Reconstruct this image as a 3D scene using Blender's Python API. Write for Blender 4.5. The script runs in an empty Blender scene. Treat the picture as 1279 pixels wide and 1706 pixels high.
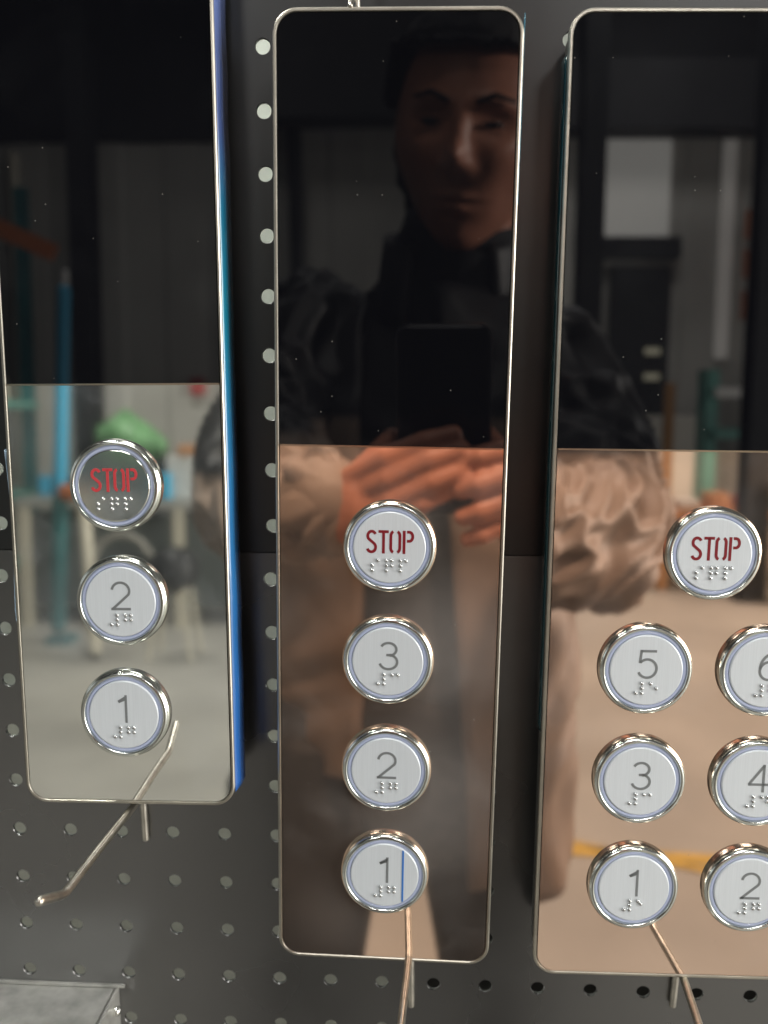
import bpy, bmesh, math, random
from mathutils import Vector, Matrix, noise
random.seed(7)
PI = math.pi
C = bpy.context.scene.collection
S = bpy.context.scene

# ------------------------------------------------------------------ camera
cam = bpy.data.cameras.new('camera'); co = bpy.data.objects.new('camera', cam); C.objects.link(co)
RC = Matrix(((0.998314, 0.008611, -0.057402), (0.058035, -0.165391, 0.984519), (-0.001016, -0.98619, -0.165612)))
CAMP = Vector((0.19918, -0.39227, 0.22228))
m3 = Matrix((RC.col[0], -RC.col[1], -RC.col[2])).transposed()
co.matrix_world = Matrix.Translation(CAMP) @ m3.to_4x4()
cam.sensor_fit = 'VERTICAL'; cam.sensor_height = 36; cam.sensor_width = 27
cam.lens = 1500 / 1706 * 36
cam.clip_start = 0.005; cam.clip_end = 60
cam.dof.use_dof = True; cam.dof.focus_distance = 0.372; cam.dof.aperture_fstop = cam.lens / 4.6
S.camera = co

# ------------------------------------------------------------------ world, exposure, big lamps
w = bpy.data.worlds.new('World'); S.world = w; w.use_nodes = True
w.node_tree.nodes['Background'].inputs[0].default_value = (0.9, 0.95, 1, 1)
w.node_tree.nodes['Background'].inputs[1].default_value = 0.10
S.view_settings.view_transform = 'Standard'; S.view_settings.look = 'None'
S.view_settings.exposure = -0.48; S.view_settings.gamma = 1
FZ = -1.15

def area(name, loc, to, sx, sy, power, col):
    l = bpy.data.lights.new(name, 'AREA'); l.shape = 'RECTANGLE'; l.size = sx; l.size_y = sy
    l.energy = power; l.color = col
    o = bpy.data.objects.new(name, l); C.objects.link(o); o.location = loc
    o.rotation_euler = (Vector(to) - Vector(loc)).to_track_quat('-Z', 'Y').to_euler()
    return o
area('daylight_through_roller_door', (5.6, -2.6, 0.6), (0, -1.9, 0.0), 3.0, 3.0, 470, (1.0, 0.97, 0.92))
area('daylight_through_side_window', (-4.4, -2.2, 1.0), (0, -1.5, 0.0), 1.6, 1.2, 9, (0.86, 0.93, 1.0))
for lx, ly, lw in ((0.2, -1.5, 80), (-1.6, -4.8, 110), (2.2, -5.2, 190)):
    area('high_bay_lamp_light', (lx, ly, 3.3), (lx, ly, 0), 0.9, 0.9, lw, (1.0, 0.98, 0.95))
ob_ = bpy.data.lights.new('added_fill_over_board', 'SPOT'); ob_.energy = 640; ob_.spot_size = math.radians(17); ob_.spot_blend = .55; ob_.shadow_soft_size = .15; ob_.color = (1, .93, .85)  # added fill spot for jacket front and hands, stands for no real source
oo = bpy.data.objects.new('added_fill_over_board', ob_); C.objects.link(oo); oo.location = (.75, .62, 2.45)
oo.rotation_euler = (Vector((.15, -.60, -.10)) - oo.location).to_track_quat('-Z', 'Y').to_euler()
sp = bpy.data.lights.new('added_side_spot', 'SPOT'); sp.energy = 2800; sp.spot_size = math.radians(9); sp.spot_blend = .5; sp.shadow_soft_size = .12; sp.color = (1, .92, .84)  # added spot lighting the face from the right, no skylight is there
so = bpy.data.objects.new('added_side_spot', sp); C.objects.link(so); so.location = (4.3, -.78, 1.25)
so.rotation_euler = (Vector((.27, -.80, .50)) - so.location).to_track_quat('-Z', 'Y').to_euler()
area('lamp_behind_board', (-0.25, 0.19, 0.85), (0.05, 0.27, 0.2), 0.5, 0.1, 24, (0.97, 1.0, 0.93))

# ------------------------------------------------------------------ helpers
def nm(mat): return mat.node_tree.nodes, mat.node_tree.links
def M(name, col, rough=0.5, metal=0.0, ior=1.5, var=0.0, vscale=20, bump=0.0, bscale=50, stretch=None, rvar=0.0, coat=0.0, trans=0.0, aniso=0):
    mt = bpy.data.materials.new(name); mt.use_nodes = True
    N, L = nm(mt); b = N['Principled BSDF']
    b.inputs['Base Color'].default_value = (*col, 1); b.inputs['Roughness'].default_value = rough
    b.inputs['Metallic'].default_value = metal; b.inputs['IOR'].default_value = ior
    b.inputs['Coat Weight'].default_value = coat; b.inputs['Transmission Weight'].default_value = trans
    if var or bump or rvar:
        tc = N.new('ShaderNodeTexCoord'); mp = N.new('ShaderNodeMapping'); L.new(tc.outputs['Object'], mp.inputs['Vector'])
        if stretch: mp.inputs['Scale'].default_value = stretch
    if var:
        n = N.new('ShaderNodeTexNoise'); n.inputs['Scale'].default_value = vscale; n.inputs['Detail'].default_value = 5
        L.new(mp.outputs[0], n.inputs['Vector'])
        mr = N.new('ShaderNodeMapRange'); mr.inputs[1].default_value = .3; mr.inputs[2].default_value = .7
        mr.inputs[3].default_value = 1 - var; mr.inputs[4].default_value = 1 + var; L.new(n.outputs[0], mr.inputs[0])
        mx = N.new('ShaderNodeVectorMath'); mx.operation = 'SCALE'; mx.inputs[0].default_value = col
        L.new(mr.outputs[0], mx.inputs['Scale']); L.new(mx.outputs[0], b.inputs['Base Color'])
    if rvar:
        n = N.new('ShaderNodeTexNoise'); n.inputs['Scale'].default_value = vscale * 1.7; n.inputs['Detail'].default_value = 4
        L.new(mp.outputs[0], n.inputs['Vector'])
        mr = N.new('ShaderNodeMapRange'); mr.inputs[1].default_value = .35; mr.inputs[2].default_value = .7
        mr.inputs[3].default_value = rough; mr.inputs[4].default_value = rough + rvar
        L.new(n.outputs[0], mr.inputs[0]); L.new(mr.outputs[0], b.inputs['Roughness'])
    if bump:
        n = N.new('ShaderNodeTexNoise'); n.inputs['Scale'].default_value = bscale; n.inputs['Detail'].default_value = 3
        L.new(mp.outputs[0], n.inputs['Vector'])
        bp = N.new('ShaderNodeBump'); bp.inputs['Distance'].default_value = bump; L.new(n.outputs[0], bp.inputs['Height'])
        L.new(bp.outputs[0], b.inputs['Normal'])
    return mt

def mirror(name, col, rough, wav, smudge=0.12, metal=1.0, ior=1.5, dust=0.0009, haze=None, base_haze=0.0, hcol=(.62, .67, .70)):
    """polished sheet: long shallow waves, finger smears (rougher film) and dust specks"""
    mt = M(name, col, rough, metal, ior); N, L = nm(mt); b = N['Principled BSDF']; out = N['Material Output']
    tc = N.new('ShaderNodeTexCoord')
    n = N.new('ShaderNodeTexNoise'); n.inputs['Scale'].default_value = 11; n.inputs['Detail'].default_value = 0
    L.new(tc.outputs['Object'], n.inputs['Vector'])
    bp = N.new('ShaderNodeBump'); bp.inputs['Distance'].default_value = wav; L.new(n.outputs[0], bp.inputs['Height'])
    L.new(bp.outputs[0], b.inputs['Normal'])
    # smears
    n2 = N.new('ShaderNodeTexNoise'); n2.inputs['Scale'].default_value = 26; n2.inputs['Detail'].default_value = 4; n2.inputs['Distortion'].default_value = .6
    L.new(tc.outputs['Object'], n2.inputs['Vector'])
    mr = N.new('ShaderNodeMapRange'); mr.inputs[1].default_value = .52; mr.inputs[2].default_value = .75; mr.inputs[3].default_value = 0; mr.inputs[4].default_value = smudge + base_haze; mr.inputs[3].default_value = base_haze
    L.new(n2.outputs[0], mr.inputs[0])
    fac = mr.outputs[0]
    if haze:
        for (hx, hz, hr, ha) in haze:
            d = N.new('ShaderNodeVectorMath'); d.operation = 'DISTANCE'; d.inputs[1].default_value = (hx, 0, hz)
            L.new(tc.outputs['Object'], d.inputs[0])
            h = N.new('ShaderNodeMapRange'); h.interpolation_type = 'SMOOTHSTEP'
            h.inputs[1].default_value = 0; h.inputs[2].default_value = hr; h.inputs[3].default_value = ha; h.inputs[4].default_value = 0
            L.new(d.outputs['Value'], h.inputs[0]); nb = N.new('ShaderNodeMath'); nb.operation = 'MULTIPLY_ADD'; nb.inputs[1].default_value = .3; nb.inputs[2].default_value = .4; L.new(n2.outputs[0], nb.inputs[0])
            ns = N.new('ShaderNodeMath'); ns.operation = 'MULTIPLY'; L.new(h.outputs[0], ns.inputs[0]); L.new(nb.outputs[0], ns.inputs[1])
            a = N.new('ShaderNodeMath'); a.operation = 'ADD'; L.new(fac, a.inputs[0]); L.new(ns.outputs[0], a.inputs[1]); fac = a.outputs[0]
    df = N.new('ShaderNodeBsdfDiffuse'); df.inputs[0].default_value = (*hcol, 1)
    m1 = N.new('ShaderNodeMixShader'); L.new(fac, m1.inputs[0]); L.new(b.outputs[0], m1.inputs[1]); L.new(df.outputs[0], m1.inputs[2])
    # dust specks
    v = N.new('ShaderNodeTexVoronoi'); v.inputs['Scale'].default_value = 210; v.inputs['Randomness'].default_value = 1
    L.new(tc.outputs['Object'], v.inputs['Vector'])
    cmp_ = N.new('ShaderNodeMath'); cmp_.operation = 'LESS_THAN'; cmp_.inputs[1].default_value = 0.055; L.new(v.outputs['Distance'], cmp_.inputs[0])
    sep = N.new('ShaderNodeSeparateColor'); L.new(v.outputs['Color'], sep.inputs[0])
    g = N.new('ShaderNodeMath'); g.operation = 'GREATER_THAN'; g.inputs[1].default_value = .80; L.new(sep.outputs[0], g.inputs[0])
    mu = N.new('ShaderNodeMath'); mu.operation = 'MULTIPLY'; L.new(cmp_.outputs[0], mu.inputs[0]); L.new(g.outputs[0], mu.inputs[1])
    mu2 = N.new('ShaderNodeMath'); mu2.operation = 'MULTIPLY'; mu2.inputs[1].default_value = .25; L.new(mu.outputs[0], mu2.inputs[0])
    d2 = N.new('ShaderNodeBsdfDiffuse'); d2.inputs[0].default_value = (.6, .58, .52, 1)
    m2 = N.new('ShaderNodeMixShader'); L.new(mu2.outputs[0], m2.inputs[0]); L.new(m1.outputs[0], m2.inputs[1]); L.new(d2.outputs[0], m2.inputs[2])
    L.new(m2.outputs[0], out.inputs['Surface'])
    return mt

def emit(name, col, s):
    mt = bpy.data.materials.new(name); mt.use_nodes = True; N, L = nm(mt)
    b = N['Principled BSDF']; b.inputs['Base Color'].default_value = (*[c * .6 for c in col], 1)
    b.inputs['Emission Color'].default_value = (*col, 1); b.inputs['Emission Strength'].default_value = s
    return mt

class MB:
    def __init__(s): s.v = []; s.f = []; s.sm = []
    def add(s, vs, fs, smooth=False):
        o = len(s.v); s.v += [tuple(v) for v in vs]; s.f += [tuple(i + o for i in f) for f in fs]; s.sm += [smooth] * len(fs)
    def box(s, a, b, rot=None, about=None):
        (x0, y0, z0), (x1, y1, z1) = a, b
        vs = [Vector(p) for p in ((x0, y0, z0), (x1, y0, z0), (x1, y1, z0), (x0, y1, z0), (x0, y0, z1), (x1, y0, z1), (x1, y1, z1), (x0, y1, z1))]
        if rot is not None:
            c = Vector(about) if about else (vs[0] + vs[6]) / 2
            vs = [c + rot @ (v - c) for v in vs]
        s.add(vs, [(0, 3, 2, 1), (4, 5, 6, 7), (0, 1, 5, 4), (1, 2, 6, 5), (2, 3, 7, 6), (3, 0, 4, 7)])
    def lathe(s, prof, seg=64, c=(0, 0, 0), cap=False):
        """profile (r, h); h rises towards the viewer (-y)"""
        vs = []; n = len(prof)
        for k in range(seg):
            a = 2 * PI * k / seg
            for r, h in prof: vs.append((c[0] + r * math.cos(a), c[1] - h, c[2] + r * math.sin(a)))
        fs = []
        for k in range(seg):
            k2 = (k + 1) % seg
            for i in range(n - 1): fs.append((k * n + i, k2 * n + i, k2 * n + i + 1, k * n + i + 1))
        s.add(vs, fs, True)
        if cap: s.add([(c[0] + prof[-1][0] * math.cos(2 * PI * k / seg), c[1] - prof[-1][1], c[2] + prof[-1][0] * math.sin(2 * PI * k / seg)) for k in range(seg)], [tuple(range(seg))])
    def tube(s, pts, rad, seg=12, mod=None, flat=1.0, up=None):
        """closed tube with rounded ends through pts; rad per point; flat squashes the second axis"""
        pts = [Vector(p) for p in pts]
        if not isinstance(rad, (list, tuple)): rad = [rad] * len(pts)
        d0 = (pts[1] - pts[0]).normalized(); d1 = (pts[-1] - pts[-2]).normalized()
        P = []; R = []
        for a in (0, .35, .7, .95):   # start cap
            P.append(pts[0] - d0 * rad[0] * math.cos(a * PI / 2) * .8); R.append(max(rad[0] * math.sin(a * PI / 2), 1e-5))
        for i in range(len(pts)): P.append(pts[i]); R.append(rad[i])
        for a in (.95, .7, .35, 0):
            P.append(pts[-1] + d1 * rad[-1] * math.cos(a * PI / 2) * .8); R.append(max(rad[-1] * math.sin(a * PI / 2), 1e-5))
        n = len(P); vs = []
        t = d0; u = Vector(up) if up else Vector((0, 0, 1))
        if abs(t.dot(u)) > .9: u = Vector((0, 1, 0)) if abs(t.y) < .9 else Vector((1, 0, 0))
        u = (u - t * u.dot(t)).normalized()
        for i in range(n):
            if i == 0: tt = d0
            elif i == n - 1: tt = d1
            else: tt = (P[i + 1] - P[i - 1]).normalized()
            u = (u - tt * u.dot(tt)).normalized(); wv = tt.cross(u)
            for k in range(seg):
                a = 2 * PI * k / seg; r = R[i]
                if mod: r *= mod(i / (n - 1), a)
                vs.append(P[i] + (u * math.cos(a) * flat + wv * math.sin(a)) * r)
        fs = [(i * seg + k, i * seg + (k + 1) % seg, (i + 1) * seg + (k + 1) % seg, (i + 1) * seg + k) for i in range(n - 1) for k in range(seg)]
        fs += [tuple(range(seg))[::-1], tuple((n - 1) * seg + k for k in range(seg))]
        s.add(vs, fs, True)
    def prism(s, loop, y0, y1, ch=0.0):
        """loop of (x,z); from y0 (front) to y1 (back)"""
        n = len(loop); vs = [(x, y0, z) for x, z in loop] + [(x, y1, z) for x, z in loop]
        fs = [tuple(range(n)), tuple(range(2 * n - 1, n - 1, -1))] + [(i, i + n, (i + 1) % n + n, (i + 1) % n) for i in range(n)]
        s.add(vs, fs)
    def rings(s, loops, closed=False):
        """loops: list of (list of (x,z), y) with equal counts, bridged"""
        n = len(loops[0][0]); vs = [(x, y, z) for lp, y in loops for x, z in lp]; fs = []
        m = len(loops)
        for j in range(m if closed else m - 1):
            j2 = (j + 1) % m
            for i in range(n): fs.append((j * n + i, j * n + (i + 1) % n, j2 * n + (i + 1) % n, j2 * n + i))
        s.add(vs, fs)
    def build(s, name, mat, parent=None, off=(0, 0, 0), smooth=None):
        me = bpy.data.meshes.new(name); ov = Vector(off)
        me.from_pydata([tuple(Vector(v) - ov) for v in s.v], [], s.f)
        bm = bmesh.new(); bm.from_mesh(me)
        bmesh.ops.recalc_face_normals(bm, faces=bm.faces); bm.to_mesh(me); bm.free()
        for p, q in zip(me.polygons, s.sm): p.use_smooth = q if smooth is None else smooth
        me.materials.append(mat)
        o = bpy.data.objects.new(name, me); C.objects.link(o)
        if parent: o.parent = parent
        return o

def tag(o, label=None, cat=None, group=None, kind=None):
    if label: o['label'] = label
    if cat: o['category'] = cat
    if group: o['group'] = group
    if kind: o['kind'] = kind
    return o
def thing(name, loc, label, cat, group=None, rot=None):
    o = bpy.data.objects.new(name, None); C.objects.link(o); o.empty_display_size = .05
    o.location = loc
    if rot is not None: o.rotation_euler = rot.to_euler()
    return tag(o, label, cat, group)
def bevel(o, wd, seg=2):
    md = o.modifiers.new('bevel', 'BEVEL'); md.width = wd; md.segments = seg; md.limit_method = 'ANGLE'; return o

# ------------------------------------------------------------------ materials
m_rose = mirror('rose_gold_mirror', (.95, .67, .50), .035, 2.2e-5, smudge=.05, base_haze=.035, hcol=(.70, .64, .60), haze=[(.026, .150, .05, .34), (.020, .078, .06, .30), (-.018, .020, .035, .14)])
m_rose2 = mirror('rose_gold_mirror_clean', (.89, .655, .515), .03, 2.2e-5, smudge=.04, base_haze=.015)
m_silver = mirror('silver_mirror', (.84, .84, .78), .035, 2.2e-5, smudge=.08, base_haze=.03, haze=[(-.018, .085, .04, .3), (.03, .06, .05, .15)])
m_glass = mirror('black_glass', (.0035, .0037, .005), .012, 1.4e-5, smudge=.003, metal=0, ior=1.58)
m_glass2 = mirror('black_glass_glossier', (.0035, .0037, .005), .012, 1.4e-5, smudge=.004, metal=0, ior=1.74)
m_trim = M('trim_steel', (.55, .52, .45), .36, 1.0, var=.15, vscale=60, bump=2e-5, bscale=400)
m_divider = M('divider_edge', (.80, .62, .48), .2, 1.0)
m_chrome = M('chrome', (.74, .77, .73), .20, 1.0, bump=8e-5, bscale=220)
m_capm = M('brushed_cap', (.70, .75, .79), .36, .25, var=.035, vscale=2600, stretch=(1, 1, .02), bump=4e-6, bscale=1500)
m_capmir = mirror('mirror_cap', (.88, .90, .83), .10, 1.5e-5, smudge=.2, haze=[(0, 0, .03, .2)])
m_ring = M('lavender_light_ring', (.45, .51, .70), .35, coat=.6)
m_red = M('red_enamel', (.20, .008, .016), .4)
m_redl = M('bright_red_enamel', (.52, .05, .06), .35)
m_grey = M('grey_engraving', (.20, .215, .22), .45, .2)
m_dot = M('steel_dots', (.62, .64, .64), .18, .9)
m_film_b = M('blue_film', (.035, .17, .38), .22, coat=.5, bump=4e-4, bscale=90)
m_film_c = M('cyan_film', (.015, .22, .34), .22, coat=.5, bump=4e-4, bscale=90)
m_film_l = M('lavender_film', (.11, .16, .34), .25, coat=.5, bump=4e-4, bscale=90)
m_film_g = M('blue_film_painted_reflections', (.03, .2, .4), .24, coat=.5, bump=3e-4, bscale=60)  # reflections along the film are painted in as a colour ramp by height
N, L = nm(m_film_g); tc_ = N.new('ShaderNodeTexCoord'); sx_ = N.new('ShaderNodeSeparateXYZ'); L.new(tc_.outputs['Object'], sx_.inputs[0])
mr_ = N.new('ShaderNodeMapRange'); mr_.inputs[1].default_value = 0; mr_.inputs[2].default_value = .38; L.new(sx_.outputs['Z'], mr_.inputs[0])
cr_ = N.new('ShaderNodeValToRGB'); L.new(mr_.outputs[0], cr_.inputs[0]); e_ = cr_.color_ramp.elements
e_[0].position = 0; e_[0].color = (.03, .13, .46, 1); e_[1].position = 1; e_[1].color = (.12, .17, .40, 1)
for p_, c_ in ((.42, (.03, .19, .40)), (.55, (.015, .22, .34)), (.66, (.02, .19, .33)), (.74, (.08, .13, .34))):
    q_ = e_.new(p_); q_.color = (*c_, 1)
L.new(cr_.outputs[0], N['Principled BSDF'].inputs['Base Color'])
m_film_p = M('pale_blue_film', (.42, .58, .72), .25, coat=.5, bump=5e-4, bscale=120)
m_film_t = M('dark_teal_film', (.006, .032, .038), .25, coat=.4, bump=4e-4, bscale=90)
m_box = M('housing_side', (.30, .30, .28), .3, .9)
m_board = M('board_paint', (.003, .003, .0035), .25, 0, 2.75, var=.3, vscale=6, rvar=.12, bump=4e-5, bscale=30)
m_board_up = M('board_paint_upper', (.003, .0038, .0045), .28, 0, 1.8, var=.3, vscale=6, rvar=.10, bump=4e-5, bscale=30)
m_wire = M('hook_wire', (.66, .63, .56), .33, 1.0, var=.25, vscale=120, bump=6e-5, bscale=300)
m_galv = M('galvanised', (.50, .50, .47), .38, .6, var=.22, vscale=90, rvar=.15, bump=2e-4, bscale=120)
m_bolt = M('bright_bolt', (.9, .9, .86), .15, 1.0)

# ------------------------------------------------------------------ the board wall
def pegboard(name, i0, i1, j0, j1, ox, oz, x0, x1, z0, z1, label, mat=None):
    """cells i0..i1, j0..j1 (row j at z=-.025 j) carry punched holes; the plain sheet runs on round them"""
    P = .025; T = .0016; r = .0031; n = 24; mb = MB()
    sq = []
    for k in range(n):
        a = 2 * PI * k / n; c, s_ = math.cos(a), math.sin(a); q = (P / 2) / max(abs(c), abs(s_)); sq.append((q * c, q * s_))
    for i in range(i0, i1 + 1):
        for j in range(j0, j1 + 1):
            cx, cz = i * P + ox, -j * P + oz; vs = []
            for k in range(n):
                a = 2 * PI * k / n; c, s_ = math.cos(a), math.sin(a)
                vs += [(cx + sq[k][0], 0, cz + sq[k][1]), (cx + (r + .0002) * c, 0, cz + (r + .0002) * s_), (cx + r * c, .0003, cz + r * s_), (cx + r * c, T, cz + r * s_), (cx + sq[k][0], T, cz + sq[k][1])]
            fs = [(k * 5 + q, ((k + 1) % n) * 5 + q, ((k + 1) % n) * 5 + q + 1, k * 5 + q + 1) for k in range(n) for q in range(4)]
            mb.add(vs, fs)
    gx0, gx1 = (i0 - .5) * P + ox, (i1 + .5) * P + ox; gz0, gz1 = -(j1 + .5) * P + oz, -(j0 - .5) * P + oz
    for a, b, c, d in ((x0, gx0, z0, z1), (gx1, x1, z0, z1), (gx0, gx1, z0, gz0), (gx0, gx1, gz1, z1)):
        if b - a > 1e-4 and d - c > 1e-4: mb.box((a, 0, c), (b, T, d))
    o = mb.build(name, mat or m_board, off=((x0 + x1) / 2, 0, z0))
    o.location = ((x0 + x1) / 2, 0, z0)
    tag(o, label, 'pegboard', 'black pegboard sheets')
pegboard('pegboard', -6, 24, -5, 9, 0, 0, -.9, 1.3, -.75, .1370, 'lower black perforated pegboard sheet with rows of round holes, below the horizontal seam')
pegboard('pegboard', 0, 20, -18, -6, .0016, -.0004, -.9, 1.3, .1380, .85, 'upper black perforated pegboard sheet behind the black glass tops, above the seam', m_board_up)

# ------------------------------------------------------------------ lettering
def ribbon(mb, pts, wd, y0, y1):
    pts = [Vector(p) for p in pts]; n = len(pts); L_ = []; R_ = []
    for i, p in enumerate(pts):
        if i == 0: d = (pts[1] - pts[0]).normalized(); k = 1
        elif i == n - 1: d = (pts[-1] - pts[-2]).normalized(); k = 1
        else:
            a = (pts[i] - pts[i - 1]).normalized(); b = (pts[i + 1] - pts[i]).normalized(); d = (a + b).normalized(); k = min(1 / max(d.dot(a), .3), 2.5)
        q = Vector((-d.y, d.x)) * wd / 2 * k; L_.append(p + q); R_.append(p - q)
    for i in range(n - 1):
        mb.prism([tuple(L_[i]), tuple(L_[i + 1]), tuple(R_[i + 1]), tuple(R_[i])], y0, y1)
def arc(cx, cy, rx, ry, a0, a1, n=16): return [(cx + rx * math.cos(math.radians(a0 + (a1 - a0) * i / n)), cy + ry * math.sin(math.radians(a0 + (a1 - a0) * i / n))) for i in range(n + 1)]
GL = {
 '1': [[(.9, -6.1), (.9, 6.1)], [(.9, 5.2), (-2.4, 3.2)], [(.6, 4.3), (-2.3, 3.1)]],
 '2': [arc(0, 2.2, 3.7, 3.5, 172, -28, 20) + [(-3.7, -5.7)], [(-4.2, -5.6), (4.1, -5.6)]],
 '3': [arc(0, 2.9, 3.3, 2.8, 155, -82, 20), arc(0, -2.6, 3.7, 3.2, 82, -165, 24), [(-.9, .4), (.7, .4)]],
 '4': [[(1.9, -6.1), (1.9, 6.1)], [(1.9, 5.6), (-4.0, -2.6)], [(-4.3, -2.7), (4.1, -2.7)]],
 '5': [[(3.6, 5.6), (-2.7, 5.6)], [(-2.6, 6.1), (-3.1, .5)], arc(0, -1.8, 3.8, 3.9, 140, -155, 26)],
 '6': [arc(.6, -1.9, 3.7, 3.8, 0, 360, 30), arc(3.2, -1.2, 6.3, 7.0, 100, 180, 16)],
}
STOP = [
 arc(-7.45, 2.35, 1.65, 1.95, 25, 215, 14) + arc(-7.55, -2.35, 1.75, 2.0, 48, -160, 14),
 [(-4.7, 4.25), (-.5, 4.25)], [(-2.6, 4.2), (-2.6, -4.9)],
 arc(1.95, 2.6, 1.55, 1.85, 112, 180, 8) + arc(1.95, -2.6, 1.55, 1.85, 180, 248, 8),
 arc(2.55, 2.6, 1.55, 1.85, 68, 0, 8) + arc(2.55, -2.6, 1.55, 1.85, 0, -68, 8),
 [(5.85, 4.8), (5.85, -4.9)],
 [(7.0, 4.25), (8.0, 4.25)] + arc(8.0, 2.35, 1.35, 1.9, 85, -85, 12) + [(7.0, .45)],
]
NUM = [(-1.6, 0), (-1.6, -2.0), (-1.6, -4.1), (-4.0, -4.1)]      # numeric sign
CELL2 = {'q': [(1.9, 0), (4.3, 0), (1.9, -2), (4.3, -2)], '3': [(1.9, 0), (4.3, 0)], '5': [(1.9, 0), (4.3, -2)], '1': [(1.9, 0), (3.0, -1.2)], '4': [(1.9, 0), (4.3, 0), (4.3, -2)], '6': [(1.9, 0), (4.3, 0), (1.9, -2)]}
STOPB = [(-4.8, 0), (-7.0, -2.1), (-7.0, -4.2), (-1.2, 0), (1.0, 0), (-1.2, -2.1), (1.0, -2.1), (-1.2, -4.2), (4.6, 0), (6.8, 0), (4.6, -2.1), (4.6, -4.2)]

cache = {}
def unit(key, fn):
    if key not in cache: cache[key] = fn()
    return cache[key]
def make_button(parent, bx, bz, kind, cell=None, mirrorcap=False, base=Vector((0, 0, 0)), label=None, extra=None):
    """bezel is the part; ring, cap, lettering, dots hang under it"""
    u = .001
    def inst(name, fn, mat, par, loc):
        me = unit((name, kind if name in ('lettering',) else (kind == 'S', cell) if name == 'braille_dots' else '', mat.name), lambda: fn().build(name, mat).data)
        # drop the template object the first time
        for ob in [o for o in C.objects if o.data == me and o.parent is None and not o.get('keep')]: bpy.data.objects.remove(ob)
        o = bpy.data.objects.new(name, me); C.objects.link(o); o.parent = par; o.location = loc; return o
    def f_bez():
        m = MB(); m.lathe([(.0193, 0), (.01935, .0012), (.0192, .0022), (.0188, .0031), (.0182, .0037), (.0175, .0039), (.0170, .0037), (.01675, .0032), (.01665, .0024), (.0166, .0005)], 96); return m
    def f_ring():
        m = MB(); m.lathe([(.01668, .0022), (.0166, .0027), (.0163, .0030), (.0156, .0031), (.0152, .0028), (.01505, .0020)], 96); return m
    def f_cap():
        m = MB(); m.lathe([(.01500, .0018), (.01502, .0032), (.01485, .0035), (.0145, .0036)], 96, cap=True); return m
    def f_let():
        m = MB(); y = -.0036
        for st in (STOP if kind == 'S' else GL[kind]):
            oz = 2.45 if kind == 'S' else 2.6; ox = .1 if kind == 'S' else .25
            ribbon(m, [((x + ox) * u, (z + oz) * u) for x, z in st], (1.15 if kind == 'S' else 1.04) * u, y - .00012, y + .0002)
        return m
    def f_dots():
        m = MB(); y = -.0036
        pts = STOPB if kind == 'S' else NUM + CELL2[cell]
        z0 = -5.4 if kind == 'S' else -5.6
        for x, z in pts: m.lathe([(.00090, -.0001), (.00088, .0003), (.0007, .00065), (.0004, .00085), (.00002, .0009)], 14, (x * u, y, (z + z0) * u))
        return m
    b = inst('button', f_bez, m_chrome, parent, Vector((bx, 0, bz)) - base)
    inst('light_ring', f_ring, m_ring, b, (0, 0, 0))
    inst('cap', f_cap, m_capmir if mirrorcap else m_capm, b, (0, 0, 0))
    inst('lettering', f_let, (m_redl if mirrorcap else m_red) if kind == 'S' else m_grey, b, (0, 0, 0))
    inst('braille_dots', f_dots, m_dot, b, (0, 0, 0))
    if label: b['label'] = label
    if extra: extra(b)
    return b

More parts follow.
